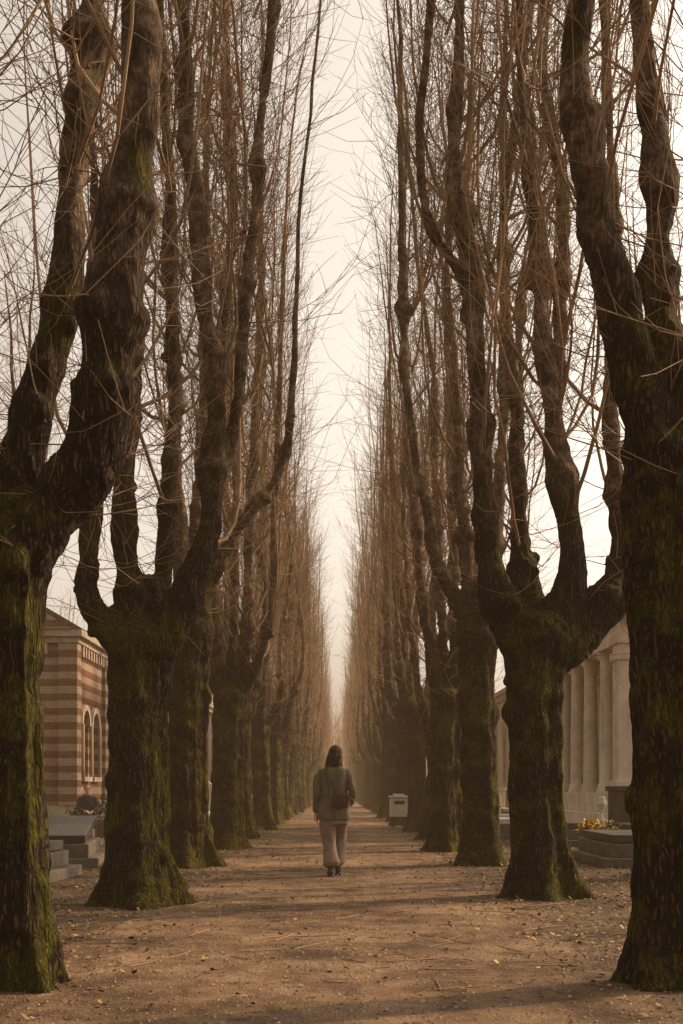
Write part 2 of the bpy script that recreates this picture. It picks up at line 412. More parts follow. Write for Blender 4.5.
hero.append(((-2.16, 16.4), .0147, 15.5, [(0, 0, 25), (-2, 60, 21), (0, 180, 20), (2, 236, 21)],
  [[(-2, 230, 16), (-10, 276, 12), (-13, 386, 10), (-20, 566, 8), (-25, 766, 6)],
   [(2, 230, 17), (15, 296, 13), (30, 386, 10), (35, 516, 9), (42, 666, 7), (35, 866, 6)],
   [(15, 280, 11), (35, 310, 9), (60, 352, 8), (92, 398, 6), (104, 470, 5), (108, 586, 3)],
   [(0, 230, 14), (0, 300, 11), (8, 420, 8), (10, 600, 6)]], [.2, -.3, -.3, .6], .03))
hero.append(((2.14, 16.7), .015, 15.5, [(0, 0, 23), (0, 60, 20), (-3, 160, 19), (-3, 225, 20)],
  [[(-4, 215, 15), (-18, 255, 11), (-44, 300, 10), (-56, 365, 8), (-72, 445, 7), (-80, 615, 5)],
   [(0, 215, 16), (6, 268, 13), (18, 365, 10), (25, 515, 8), (20, 715, 6)],
   [(-3, 220, 13), (-12, 305, 10), (-20, 435, 8), (-26, 565, 6)],
   [(3, 215, 13), (28, 260, 10), (40, 360, 8), (42, 560, 6)]], [-.2, -.2, .5, .3], .03))
hero.append(((-2.11, 21.2), .019, 16, [(0, 0, 19), (2, 80, 16), (4, 150, 17)],
  [[(2, 145, 13), (-10, 190, 9), (-16, 330, 7), (-22, 520, 5)],
   [(5, 145, 13), (18, 195, 9), (25, 340, 7), (34, 540, 5), (36, 740, 4)],
   [(4, 148, 11), (6, 220, 8), (8, 400, 6)], [(6, 145, 10), (34, 190, 7), (48, 260, 6), (52, 420, 4)]], [0, -.2, .6, -.4], .032))
hero.append(((2.02, 20.5), .0184, 16, [(0, 0, 19), (-1, 80, 16), (0, 152, 17)],
  [[(0, 145, 13), (-16, 195, 9), (-28, 290, 7), (-38, 420, 6), (-44, 600, 4)],
   [(2, 145, 13), (8, 205, 9), (5, 370, 7), (-2, 550, 5)],
   [(2, 145, 12), (22, 190, 8), (30, 330, 6), (28, 520, 5)], [(0, 148, 10), (-6, 260, 7), (-8, 420, 5)]], [0, -.2, .3, .6], .032))
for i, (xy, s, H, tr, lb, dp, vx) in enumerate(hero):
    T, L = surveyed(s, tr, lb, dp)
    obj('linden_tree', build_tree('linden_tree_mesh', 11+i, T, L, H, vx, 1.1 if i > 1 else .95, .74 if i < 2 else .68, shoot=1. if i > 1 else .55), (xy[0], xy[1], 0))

variants = []; lows = []
for v in range(7):
    rng = np.random.default_rng(100+v)
    fk = rng.uniform(2.5, 3.3); r0 = rng.uniform(.29, .36); lean = rng.normal(0, .08, 2)
    T = [(0, 0, 0, r0*1.05), (lean[0]*.3, lean[1]*.3, fk*.3, r0*.9), (lean[0]*.7, lean[1]*.7, fk*.7, r0*.86), (lean[0], lean[1], fk, r0*.98)]
    nl = int(rng.integers(4, 6)); a0 = rng.uniform(0, 6); L = []
    for k in range(nl):
        a = a0+k*2*np.pi/nl+rng.normal(0, .25); o = rng.uniform(.35, .75); c, s = math.cos(a), math.sin(a)
        z1 = fk+rng.uniform(.5, .9); rr = rng.uniform(.13, .18); j = lambda q=.1: rng.normal(0, q)
        L.append([(lean[0]+c*.08, lean[1]+s*.08, fk-.15, rr*1.3), (lean[0]+c*o*.6, lean[1]+s*o*.6, fk+.4, rr*1.1), (c*o+j(.05), s*o+j(.05), z1+.5, rr*.9),
                  (c*o*1.1+j(), s*o*1.1+j(), z1+2., rr*.7), (c*o*1.15+j(.15), s*o*1.15+j(.15), z1+4.5, rr*.52), (c*o*1.15+j(.2), s*o*1.15+j(.2), z1+7.5, rr*.36)])
    hh = rng.uniform(14, 16.5)
    if v < 6: variants.append(build_tree('linden_tree_mesh', 200+v, T, L, hh, .04, .95, bark=BARKF))
    if v > 1: lows.append(build_tree('linden_tree_mesh', 300+v, T, L, hh, .05, .75, bark=BARKF, lod=1))
rng = np.random.default_rng(5)
ys = {-1: 26.2, 1: 25.0}
for side in (-1, 1):
    y = ys[side]; k = 0
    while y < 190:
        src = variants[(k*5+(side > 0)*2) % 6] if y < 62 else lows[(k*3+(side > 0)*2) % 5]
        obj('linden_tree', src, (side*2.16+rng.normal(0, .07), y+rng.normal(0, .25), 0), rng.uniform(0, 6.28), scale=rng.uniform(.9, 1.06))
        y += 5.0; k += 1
# trees standing among the graves behind the two rows
for side in (-1, 1):
    for y in (12, 19, 27, 38, 50, 62, 76, 92):
        for xx in (11, 19, 29):
            if y < 15 and xx > 15: continue
            if y > 22 and y < 39 and xx < 14: continue
            if rng.random() < .35: continue
            src = variants[rng.integers(0, 6)] if y < 28 else lows[rng.integers(0, 5)]
            obj('bare_cemetery_tree', src, (side*(xx+rng.normal(0, 1.4)), y+rng.normal(0, 1.8), 0), rng.uniform(0, 6.28), scale=rng.uniform(.6, .85))
for x, y, s in ((-7.6, 25, .95), (7.6, 24.6, .95), (-6.6, 14.5, .9), (6.7, 15.2, .9)):
    obj('bare_cemetery_tree', variants[rng.integers(0, 6)], (x, y, 0), rng.uniform(0, 6.28), scale=s)

# ---------------------------------------------------------------- ground
g = boxes([(-300, 300, -60, 700, -.02, 0)])[0][4:8]
obj('ground', mesh_from('ground', g, np.array([[0, 1, 2, 3]]), [ground_mat('soil', False)], smooth=False))
yy = np.arange(-12, 260, .06); e = lambda k: 1.75+.22*vnoise(np.column_stack([yy*.5, 0*yy+k, 0*yy]))+.12*vnoise(np.column_stack([yy*2.6, 0*yy+k, 0*yy]))+.06*vnoise(np.column_stack([yy*8, 0*yy+k, 0*yy]))
V = np.stack([np.column_stack([-e(3.3), yy, 0*yy+.004]), np.column_stack([e(9.1), yy, 0*yy+.004])], 1).reshape(-1, 3)
n = len(yy); F = np.array([[2*i, 2*i+1, 2*i+3, 2*i+2] for i in range(n-1)])
obj('gravel_path', mesh_from('gravel_path', V, F, [ground_mat('path_gravel', True)], smooth=False))

def scatter_quads(n, xs, ys_, size, tilt, rng, lift=.006):
    c = np.column_stack([xs, ys_, np.full(n, lift)]); a = rng.uniform(0, 6.28, n)
    u = np.column_stack([np.cos(a), np.sin(a), rng.normal(0, tilt, n)]); w = np.column_stack([-np.sin(a), np.cos(a), rng.normal(0, tilt, n)])
    s = rng.uniform(.6, 1.2, n)[:, None]*size
    c[:, 2] += (np.abs(u[:, 2])+np.abs(w[:, 2]))*s[:, 0]
    V = np.stack([c-u*s, c-w*s*.65+u*s*.1, c+u*s, c+w*s*.65+u*s*.1], 1).reshape(-1, 3)
    return V, np.arange(4*n).reshape(-1, 4)
rng = np.random.default_rng(21)
n = 22000; x = rng.choice([-1, 1], n)*(1.2+np.abs(rng.gamma(2., 1.3, n))); y = 4.5+rng.gamma(1.6, 12, n)
x2 = rng.uniform(-1.9, 1.9, 2200); y2 = 4.5+rng.gamma(1.5, 10, 2200)
x = np.concatenate([x, x2]); y = np.concatenate([y, y2]); n = len(x)
V, F = scatter_quads(n, x, y, .024, .3, rng)
obj('fallen_leaves', mesh_from('fallen_leaves', V, F, [leaf_mat('dry_leaves', [(0, (.045, .026, .013)), (.5, (.12, .07, .032)), (.85, (.22, .14, .055)), (1, (.34, .23, .085))])], smooth=False))
n = 12000; x = rng.uniform(-4, 4, n); y = 4.3+rng.gamma(1.6, 4.5, n); s = rng.uniform(.003, .010, n)
base = np.array([[1, 0, 0], [0, 1, 0], [-1, 0, 0], [0, -1, 0], [.5, .5, .9], [-.5, .5, .8], [-.5, -.5, .9], [.5, -.5, .7]])
V = (base[None]*(1+rng.normal(0, .18, (n, 8, 3)))*s[:, None, None]*[1.2, 1, .75]+np.column_stack([x, y, np.full(n, .004)])[:, None]).reshape(-1, 3)
f0 = np.array([[0, 1, 5, 4], [1, 2, 6, 5], [2, 3, 7, 6], [3, 0, 4, 7], [4, 5, 6, 7]])
F = (f0[None]+np.arange(n)[:, None, None]*8).reshape(-1, 4)
obj('gravel_stones', mesh_from('gravel_stones', V, F, [leaf_mat('stones', [(0, (.06, .042, .03)), (.6, (.16, .115, .075)), (1, (.34, .26, .19))])]))
n = 320; S = np.column_stack([rng.uniform(-4, 4, n), 5+rng.gamma(1.6, 6, n), np.full(n, .012)]); D = hdir(rng, n)
P = grow(rng, S, D, rng.uniform(.08, .5, n), 5, 0, .15); P[..., 2] = .011
V, F = tubes(P, np.full((n, 5), .0035), 4)
obj('fallen_twigs', mesh_from('fallen_twigs', V, F, [TWIG]))

# ---------------------------------------------------------------- chapel (left)
def boolean_cut(V, F, cutters):
    o = bpy.data.objects.new('t', mesh_from('t', V, F, [])); COL.objects.link(o); cs = []
    for cv, cf in cutters:
        me = bpy.data.meshes.new('c'); me.from_pydata([tuple(q) for q in cv], [], cf); me.update()
        c = bpy.data.objects.new('c', me); COL.objects.link(c); cs.append(c)
        b = o.modifiers.new('b', 'BOOLEAN'); b.object = c; b.operation = 'DIFFERENCE'; b.solver = 'EXACT'
    bpy.context.view_layer.update()
    me = bpy.data.meshes.new_from_object(o.evaluated_get(bpy.context.evaluated_depsgraph_get()))
    bpy.data.objects.remove(o)
    for c in cs: bpy.data.objects.remove(c)
    return me
def arch_outline(w, z0, zs, n=12):
    pts = [(-w/2, z0), (w/2, z0)]
    pts += [(w/2*math.cos(t), zs+w/2*math.sin(t)) for t in np.linspace(0, math.pi, n+1)]
    return pts
def arch_prism(axis, c, w, z0, zs, d0, d1):
    o = arch_outline(w, z0, zs); k = len(o)
    mk = (lambda u, d, z: (d, c+u, z)) if axis == 'x' else (lambda u, d, z: (c+u, d, z))
    V = [mk(u, d0, z) for u, z in o]+[mk(u, d1, z) for u, z in o]
    F = [list(range(k))[::-1], [k+i for i in range(k)]]+[[i, (i+1) % k, k+(i+1) % k, k+i] for i in range(k)]
    return V, F
def archivolt(axis, c, w, zs, d0, d1, t, n=14):
    mk = (lambda u, d, z: (d, c+u, z)) if axis == 'x' else (lambda u, d, z: (c+u, d, z))
    V = []; F = []
    for th in np.linspace(0, math.pi, n+1):
        for r, d in ((w/2, d0), (w/2+t, d0), (w/2+t, d1), (w/2, d1)): V.append(mk(r*math.cos(th), d, zs+r*math.sin(th)))
    for i in range(n):
        for k in range(4): F.append([4*i+k, 4*i+(k+1) % 4, 4*i+4+(k+1) % 4, 4*i+4+k])
    return np.array(V), np.array(F)
STR = stripe_mat()
ch = empty('striped_brick_chapel', (-7.3, 31, 0))
W, Dp, H = 7., 10., 5.2     # local: x from -W..0, y 0..Dp
cut = [arch_prism('x', c, .85, 1.5, 3.0, -.45, .3) for c in (1.3, 2.6, 5.2, 6.5, 8.6)]+[arch_prism('y', c, 1.0, 1.5, 3.2, -.3, .45) for c in (-1.5, -5.5)]+[arch_prism('y', -3.5, 1.4, .3, 2.6, -.3, .6)]
me = boolean_cut(*boxes([(-W, 0, 0, Dp, 0, H)]), cut); me.materials.clear(); me.materials.append(STR); me.polygons.foreach_set('material_index', np.zeros(len(me.polygons), np.int32))
obj('walls', me, parent=ch)
boxobj('window_panes', [(-.42, -.40, c-.5, c+.5, 1.4, 3.6) for c in (1.3, 2.6, 5.2, 6.5, 8.6)]+[(c-.6, c+.6, .40, .42, 1.4, 3.9) for c in (-1.5, -5.5)]+[(-4.3, -2.7, .55, .57, .2, 3.5)], VOID, ch, 0)
av = [archivolt('x', c, .85, 3.0, -.06, .07, .16) for c in (1.3, 2.6, 5.2, 6.5, 8.6)]+[archivolt('y', c, 1.0, 3.2, -.07, .06, .18) for c in (-1.5, -5.5)]+[archivolt('y', -3.5, 1.4, 2.6, -.08, .06, .22)]
obj('archivolts', mesh_from('archivolts', *merge(av), [TRIM], smooth=False), parent=ch)
tr = [(-W-.12, .12, -.12, Dp+.12, 0, .55), (-W-.07, .07, -.07, Dp+.07, .55, .68), (-W-.15, .15, -.15, Dp+.15, H, H+.16), (-W-.28, .28, -.28, Dp+.28, H+.16, H+.36)]
tr += [(.003, .12, c-.5, c+.5, 1.36, 1.5) for c in (1.3, 2.6, 5.2, 6.5, 8.6)]
boxobj('plinth_and_cornice', tr, TRIM, ch)
boxobj('pilasters', [(.002, .11, y-.22, y+.22, .68, H-.002) for y in (3.9, 7.5, Dp-.22)]+[(-.42, .11, -.11, .40, .68, H-.002), (-W-.11, -W+.42, -.11, .4, .68, H-.002)], STR, ch)
colp = []
for y in (.82, 1.95, 3.08, 4.72, 5.85, 6.98):
    colp.append(ctube([(0.06, y, 1.52), (0.06, y, 2.2), (0.06, y, 2.98)], [.055, .05, .05], 12))
obj('colonnettes', mesh_from('colonnettes', *merge(colp), [TRIM]), parent=ch)
boxobj('corbels', [(.003, .12, y, y+.14, H-.3, H-.002) for y in np.arange(.6, Dp-.5, .34) if abs(y-3.9) > .3 and abs(y-7.5) > .3]+[(x, x+.14, -.12, -.003, H-.3, H-.002) for x in np.arange(-W+.7, -.6, .34)], TRIM, ch, 0)
V = np.array([(-W-.3, -.3, H+.36), (.3, -.3, H+.36), (.3, Dp+.3, H+.36), (-W-.3, Dp+.3, H+.36), (-W/2, -.3, H+2.6), (-W/2, Dp+.3, H+2.6), (-W/2, -.3, H+2.6), (-W/2, Dp+.3, H+2.6)], float)
obj('gable_roof', mesh_from('roof', V, np.array([[0, 4, 5, 3], [1, 2, 5, 4], [0, 1, 6, 4], [2, 3, 5, 7]]), [ROOF], smooth=False), parent=ch)
gv = np.array([(-W, -.02, H+.36), (0, -.02, H+.36), (-W/2, -.02, H+2.5), (-W/2, -.02, H+2.5), (-W, .3, H+.36), (0, .3, H+.36), (-W/2, .3, H+2.5), (-W/2, .3, H+2.5)], float); gv[:, 1] -= .33
obj('gable_wall', mesh_from('gable', gv, np.array([[0, 1, 2, 3], [5, 4, 6, 7], [0, 4, 5, 1]]), [STR], smooth=False), parent=ch)

# ---------------------------------------------------------------- classical mausoleum (right)
def column(x, y, z0, z1, r):
    h = z1-z0; z = z0+h*np.array([0, .02, .03, .06, .07, .3, .6, .9, .91, .93, .95, .97, 1.])
    R = r*np.array([1.4, 1.4, 1.2, 1.2, 1., 1., .96, .86, .98, .9, 1.0, 1.3, 1.35])
    P = np.column_stack([0*z+x, 0*z+y, z]); return ctube(P, R, 32, lambda P, a: 1-.05*(np.cos(16*a)[None, None, :] > .3))
ms = empty('classical_mausoleum', (6.95, 27.2, 0))
boxobj('stepped_podium', [(-.9, 6., -.5, 9.5, 0, .28), (-.65, 5.8, -.3, 9.3, .28, .56), (-.35, 5.6, -.12, 9.1, .56, 1.05)], LIME, ms, .02)
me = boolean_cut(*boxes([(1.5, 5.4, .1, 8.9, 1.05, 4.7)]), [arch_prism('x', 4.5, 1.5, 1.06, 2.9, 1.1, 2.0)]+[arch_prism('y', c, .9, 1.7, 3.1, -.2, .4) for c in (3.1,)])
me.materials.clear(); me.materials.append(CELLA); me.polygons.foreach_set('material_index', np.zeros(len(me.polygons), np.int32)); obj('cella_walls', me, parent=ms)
boxobj('bronze_door', [(1.95, 1.98, 3.7, 5.3, 1.06, 3.7), (2.6, 3.6, .36, .38, 1.6, 3.6)], BRONZE, ms, 0)
boxobj('corner_piers', [(-.1, .55, .0, .55, 1.05, 4.7), (-.1, .55, 8.45, 9.0, 1.05, 4.7), (-.16, .61, -.06, .61, 1.05, 1.35), (-.16, .61, -.06, .61, 4.3, 4.5),
   (1.5, 1.9, .0, .098, 1.05, 4.7), (4.2, 4.6, .0, .098, 1.05, 4.7)], LIME, ms, .015)
obj('columns', mesh_from('columns', *merge([column(.12, y, 1.05, 4.7, .2) for y in (2.0, 3.9, 5.6, 7.4)]+[column(x, .25, 1.05, 4.7, .2) for x in (1.15, 2.4, 3.8)]), [LIME]), parent=ms)
boxobj('entablature', [(-.15, 5.5, -.05, 9.05, 4.7, 5.0), (-.12, 5.45, -.02, 9.0, 5.0, 5.4), (-.35, 5.7, -.25, 9.25, 5.4, 5.6), (-.45, 5.8, -.35, 9.35, 5.6, 5.72), (.2, 5.2, .3, 8.7, 5.72, 6.6), (.1, 5.3, .2, 8.8, 6.6, 6.75)], LIME, ms, .015)
boxobj('dentils', [(-.26, -.122, y, y+.12, 5.22, 5.398) for y in np.arange(.05, 8.9, .26)]+[(x, x+.12, -.16, -.022, 5.22, 5.398) for x in np.arange(.05, 5.3, .26)], LIME, ms, 0)
dv, df = ellipsoid((2.7, 4.5, 6.7), (2., 2., 1.7), n=24); obj('dome', mesh_from('dome', dv, df, [ROOF]), parent=ms)

def small_mausoleum(x, y, w, d, h, mat, rz=0):
    e = empty('stone_tomb_chapel', (x, y, 0), rz)
    me = boolean_cut(*boxes([(-w/2, w/2, -d/2, d/2, .4, h)]), [arch_prism('y', 0, w*.32, .41, h*.5, -d/2-.3, -d/2+.35), arch_prism('x', 0, .6, 1.4, h*.6, w/2-.3, w/2+.3), arch_prism('x', 0, .6, 1.4, h*.6, -w/2-.3, -w/2+.3)])
    me.materials.clear(); me.materials.append(mat); me.polygons.foreach_set('material_index', np.zeros(len(me.polygons), np.int32)); obj('walls', me, parent=e)
    boxobj('plinth_and_cornice', [(-w/2-.2, w/2+.2, -d/2-.2, d/2+.2, 0, .4), (-w/2-.15, w/2+.15, -d/2-.15, d/2+.15, h, h+.2), (-w/2-.28, w/2+.28, -d/2-.28, d/2+.28, h+.2, h+.35)]
       + [(sx*(w/2)-.15, sx*(w/2)+.15, sy*d/2-.15, sy*d/2+.15, .4, h) for sx in (-1, 1) for sy in (-1, 1)], TRIM, e)
    boxobj('door', [(-w*.18, w*.18, -d/2+.3, -d/2+.32, .4, h*.75)], BRONZE, e, 0)
    a = h+.35; V = np.array([(-w/2-.3, -d/2-.3, a), (w/2+.3, -d/2-.3, a), (w/2+.3, d/2+.3, a), (-w/2-.3, d/2+.3, a), (-.02, -d/2-.2, a+w*.35), (.02, -d/2-.2, a+w*.35), (.02, d/2+.2, a+w*.35), (-.02, d/2+.2, a+w*.35)])
    obj('pitched_roof', mesh_from('r', V, np.array([[0, 1, 5, 4], [1, 2, 6, 5], [2, 3, 7, 6], [3, 0, 4, 7]]), [ROOF], smooth=False), parent=e)
for a in ((-8.5, 48, 4, 4.5, 4.4, TRIM), (9., 46, 4.2, 4.5, 4.8, TRIM), (-9, 58, 4.5, 4, 5.2, GREYST), (9.5, 57, 4, 5, 5, TRIM), (-8.6, 72, 4, 4, 4.5, TRIM), (9, 74, 5, 5, 5.5, TRIM), (-18, 40, 6, 5, 6, TRIM), (18, 42, 6, 5, 6.5, TRIM), (-17, 62, 6, 6, 6, TRIM), (18, 66, 6, 6, 6, TRIM)):
    small_mausoleum(*a)

# ---------------------------------------------------------------- graves
def slab_grave(x, y, w, l, mat, head=0, rz=0, tilt=.0):
    e = empty('grave', (x, y, 0), rz)
    boxobj('kerb_and_base', [(-w/2-.14, w/2+.14, -l/2-.14, l/2+.14, 0, .14), (-w/2, w/2, -l/2, l/2, .14, .34)], GREYST, e, .015)
    s = boxobj('cover_slab', [(-w/2+.05, w/2-.05, -l/2+.06, l/2-.06, 0, .12)], mat, e, .015); s.location = (0, 0, .35+abs(math.sin(tilt))*l/2*.9); s.rotation_euler = (tilt, 0, 0)
    if tilt: boxobj('slab_support', [(-w/2+.12, w/2-.12, -l/2+.15, l/2-.12, .34, .40)], mat, e, .01)
    if head == 1:
        o = arch_prism('y', 0, w*.8, .34, .34+w*.75, l/2-.24, l/2-.06); me = bpy.data.meshes.new('h'); me.from_pydata(o[0], [], o[1]); me.materials.append(mat); obj('headstone', me, parent=e)
    if head == 2:
        boxobj('cross', [(-.25, .25, l/2-.4, l/2-.1, .34, .6), (-.08, .08, l/2-.32, l/2-.18, .6, 1.7), (-.32, -.081, l/2-.32, l/2-.18, 1.18, 1.34), (.081, .32, l/2-.32, l/2-.18, 1.18, 1.34)], mat, e)
    if head == 3:
        boxobj('stele', [(-w*.42, w*.42, l/2-.35, l/2-.05, .34, 1.1), (-w*.47, w*.47, l/2-.4, l/2, 1.1, 1.2)], mat, e)
slab_grave(-4.6, 17.2, 1.7, 2.4, DARKST, 0, math.radians(8), math.radians(6))
slab_grave(-4.3, 13.6, 1.5, 2.0, GREYST, 0, math.radians(-3))
slab_grave(-5.6, 21.5, 1.4, 2.2, DARKST, 0)
slab_grave(4.75, 17.2, 1.6, 2.2, DARKST, 0)
slab_grave(4.9, 14.0, 1.5, 1.9, GREYST, 0, .05)
slab_grave(5.9, 21.8, .9, 2.0, DARKST, 3)
slab_grave(4.4, 22.8, .9, 1.9, DARKST, 1)
slab_grave(7.2, 21.3, 1.1, 2.0, DARKST, 3)
rng = np.random.default_rng(77)
for side in (-1, 1):
    for y in np.arange(26, 80, 3.6):
        for x in (4.2, 5.9 if y < 60 else 6.2):
            if 26 <= y <= 38 and x > 5: continue
            slab_grave(side*(x+rng.normal(0, .12)), y+rng.normal(0, .25), rng.uniform(.9, 1.2), 1.9, [DARKST, GREYST, GREYST, MARBLE][rng.integers(0, 4)], int(rng.integers(0, 4)), rng.normal(0, .03))
    for y in (9.5, 13, 17.5, 22.):
        slab_grave(side*8.6, y, 1.2, 2., [DARKST, GREYST][rng.integers(0, 2)], 0 if side < 0 else int(rng.integers(1, 4)))
e = empty('marble_urn', (6.0, 25.3, 0))
z = np.array([0, .05, .12, .3, .5, .62, .7, .74])*.7; R = np.array([.12, .12, .05, .06, .15, .17, .11, .13])*.7
boxobj('pedestal', [(-.2, .2, -.2, .2, 0, .42)], MARBLE, e)
obj('vase', mesh_from('vase', *ctube(np.column_stack([0*z, 0*z, z+.42]), R, 20), [MARBLE]), parent=e)
def pot(x, y, col, n=260, z0=0.):
    e = empty('potted_chrysanthemum', (x, y, z0)); z = np.array([0, .02, .2, .22, .25]); R = np.array([.1, .11, .15, .17, .17])
    obj('pot', mesh_from('pot', *ctube(np.column_stack([0*z, 0*z, z]), R, 18), [plain('terracotta', (.25, .10, .05))]), parent=e)
    d = rng.normal(0, 1, (n, 3)); d[:, 2] = np.abs(d[:, 2]); d /= np.linalg.norm(d, axis=1)[:, None]
    c = d*rng.uniform(.16, .3, (n, 1))+[0, 0, .27]; parts = []
    V, F = scatter_quads(n, c[:, 0], c[:, 1], .03, .7, rng, 0); V[:, 2] += np.repeat(c[:, 2], 4)
    obj('blossoms', mesh_from('bl', V, F, [leaf_mat('petals', [(0, col), (1, tuple(q*.6 for q in col))])], smooth=False), parent=e)
    V, F = scatter_quads(n, c[:, 0]*.85, c[:, 1]*.85, .04, .8, rng, 0); V[:, 2] += np.repeat(c[:, 2]*.85, 4)
    obj('leaves', mesh_from('lv', V, F, [leaf_mat('green_leaves', [(0, (.03, .05, .015)), (1, (.07, .09, .03))])], smooth=False), parent=e)
pot(4.85, 21.2, (.75, .40, .02)); pot(4.6, 18.9, (.6, .35, .05), 140); pot(-5.2, 19.7, (.5, .12, .1))

SHR = leaf_mat('shrub_leaves', [(0, (.018, .026, .008)), (.7, (.05, .06, .018)), (1, (.10, .09, .03))])
def shrub(x, y, r, h, n=2600):
    d = rng.normal(0, 1, (n, 3)); d /= np.linalg.norm(d, axis=1)[:, None]; d[:, 2] = np.abs(d[:, 2])
    k = .7+.3*vnoise(d*3+x*7+y)
    c = d*np.array([r, r, h])*(k*rng.uniform(.6, 1, n))[:, None]
    V, F = scatter_quads(n, c[:, 0], c[:, 1], .04, .8, rng, 0); V[:, 2] += np.repeat(c[:, 2], 4)
    obj('evergreen_shrub', mesh_from('shrub', V, F, [SHR], smooth=False), (x, y, 0))
for x, y, r, h in ((-6.3, 28.3, .8, 1.2), (-5.4, 44, .9, 1.5), (5.3, 40, .8, 1.6), (-6.2, 56, 1, 2), (6.3, 53, 1, 2), (7.9, 24.6, .6, .9), (-7.2, 24, .7, 1.)): shrub(x, y, r, h)

def far_mass():
    rng = np.random.default_rng(9); n = 320
    S = np.column_stack([rng.uniform(-60, 60, n), rng.uniform(196, 240, n), np.zeros(n)])
    P = grow(rng, S, np.tile([0, 0, 1.], (n, 1)), rng.uniform(9, 18, n), 9, .5, .05)
    pa = [tubes(P, rng.uniform(.12, .28, n)[:, None]*np.linspace(1, .15, 9), 6)]
    s, t, _ = pick(rng, P, 26, .2, 1); d = t+hdir(rng, len(s))*.9
    P2 = grow(rng, s, d, rng.uniform(1.5, 4.5, len(s)), 6, 1.2, .12); pa.append(tubes(P2, np.full((len(s), 6), .03)*np.linspace(1, .4, 6), 3))
    V, F = merge(pa); obj('distant_tree_mass', mesh_from('distant_tree_mass', V, F, [TWIG]))
far_mass()

# ---------------------------------------------------------------- litter bin
e = empty('litter_bin', (1.83, 33.2, 0), .1)
WP = plain('cream_painted_metal', (.55, .47, .37), .5, .12, 6)
boxobj('bin_body', [(-.25, .25, -.2, .2, .32, .88)], WP, e, .03)
boxobj('lid', [(-.28, .28, -.23, .23, .882, .95), (-.16, .16, -.14, .14, .952, 1.0)], WP, e, .025)
boxobj('legs', [(-.21, -.16, -.16, -.11, 0, .318), (.16, .21, -.16, -.11, 0, .318), (-.21, -.16, .11, .16, 0, .318), (.16, .21, .11, .16, 0, .318)], DARKST, e, .004)
boxobj('slot', [(-.15, .15, -.206, -.202, .7, .8)], VOID, e, 0)

# ---------------------------------------------------------------- people
SKIN = plain('skin', (.45, .26, .18), .55, .08, 20, .1)
def fabric(name, c, sc=90):
    m, nt, b = newmat(name, .95, .1); _, raw = coord(nt)
    a = noise(nt, raw, sc*2.5, 4, .7); n = noise(nt, raw, 7, 5, .6)
    col = ramp(nt, a, [(.3, tuple(x*.6 for x in c)), (.7, tuple(x*1.35 for x in c))])
    nt.links.new(mixc(nt, 1., col, ramp(nt, n, [(.3, (.75, .75, .75)), (.7, (1.18, 1.18, 1.18))]), 'MULTIPLY'), b.inputs['Base Color'])
    bump(nt, b, mth(nt, 'ADD', mth(nt, 'MULTIPLY', a, .3), n), .7, .018); return m
def hairmat():
    m, nt, b = newmat('brown_hair', .75, .15); v, raw = coord(nt, (1, 1, .12)); n = noise(nt, v, 90, 4, .6)
    nt.links.new(ramp(nt, n, [(.3, (.012, .006, .0035)), (.7, (.06, .03, .016))]), b.inputs['Base Color']); bump(nt, b, n, .5, .006); return m
HAIR = hairmat()
def lathe(secs, sides=32):
    """secs: (x,y,z,rx,ry) stacked ellipses"""
    s = np.asarray(secs, float); t = np.arange(len(s)); tt = np.linspace(0, len(s)-1, len(s)*6)
    ss = np.stack([np.interp(tt, t, s[:, k]) for k in range(5)], 1)
    for _ in range(3): ss[1:-1] = (ss[:-2]+ss[1:-1]*2+ss[2:])/4
    a = np.arange(sides)*2*np.pi/sides
    first = ss[0].copy(); first[3:] = 1e-4; last = ss[-1].copy(); last[3:] = 1e-4
    ss = np.vstack([first, ss, last])
    V = np.stack([ss[:, 0, None]+ss[:, 3, None]*np.cos(a), ss[:, 1, None]+ss[:, 4, None]*np.sin(a), ss[:, 2, None]+0*a], -1).reshape(-1, 3)
    K = len(ss); k = np.arange(K-1)[:, None]*sides; j = np.arange(sides)[None]; j2 = (j+1) % sides
    return V, np.stack([k+j, k+j2, k+sides+j2, k+sides+j], -1).reshape(-1, 4)
def cloth(parts, vox, amp, fr, sm=4, seed=0):
    V, F, N = remesh(*merge(parts), vox, sm)
    return V+N*(amp*vnoise(V*fr+seed)+amp*.5*vnoise(V*np.asarray(fr)*2.3+seed))[:, None], F
def head_parts(c, yaw=0, pitch=0, roll=0):
    P = [ellipsoid((0, 0, .03), (.072, .092, .085)), ellipsoid((0, .03, -.045), (.052, .062, .065)), ellipsoid((0, .095, -.012), (.011, .02, .026)),
         ellipsoid((0, .088, -.052), (.022, .010, .006), n=10), ellipsoid((0, .088, -.063), (.02, .010, .006), n=10), ellipsoid((0, .078, -.095), (.022, .018, .016)),
         ellipsoid((0, .083, .03), (.05, .012, .010))]
    for s in (-1, 1): P += [ellipsoid((s*.074, -.005, -.01), (.012, .022, .032)), ellipsoid((s*.038, .068, -.025), (.02, .018, .018))]
    V, F, _ = remesh(*merge(P), .006, 3)
    return V, F
def rotm(pitch, roll, yaw): return np.array(Matrix.Rotation(yaw, 3, 'Z') @ Matrix.Rotation(roll, 3, 'Y') @ Matrix.Rotation(pitch, 3, 'X'))
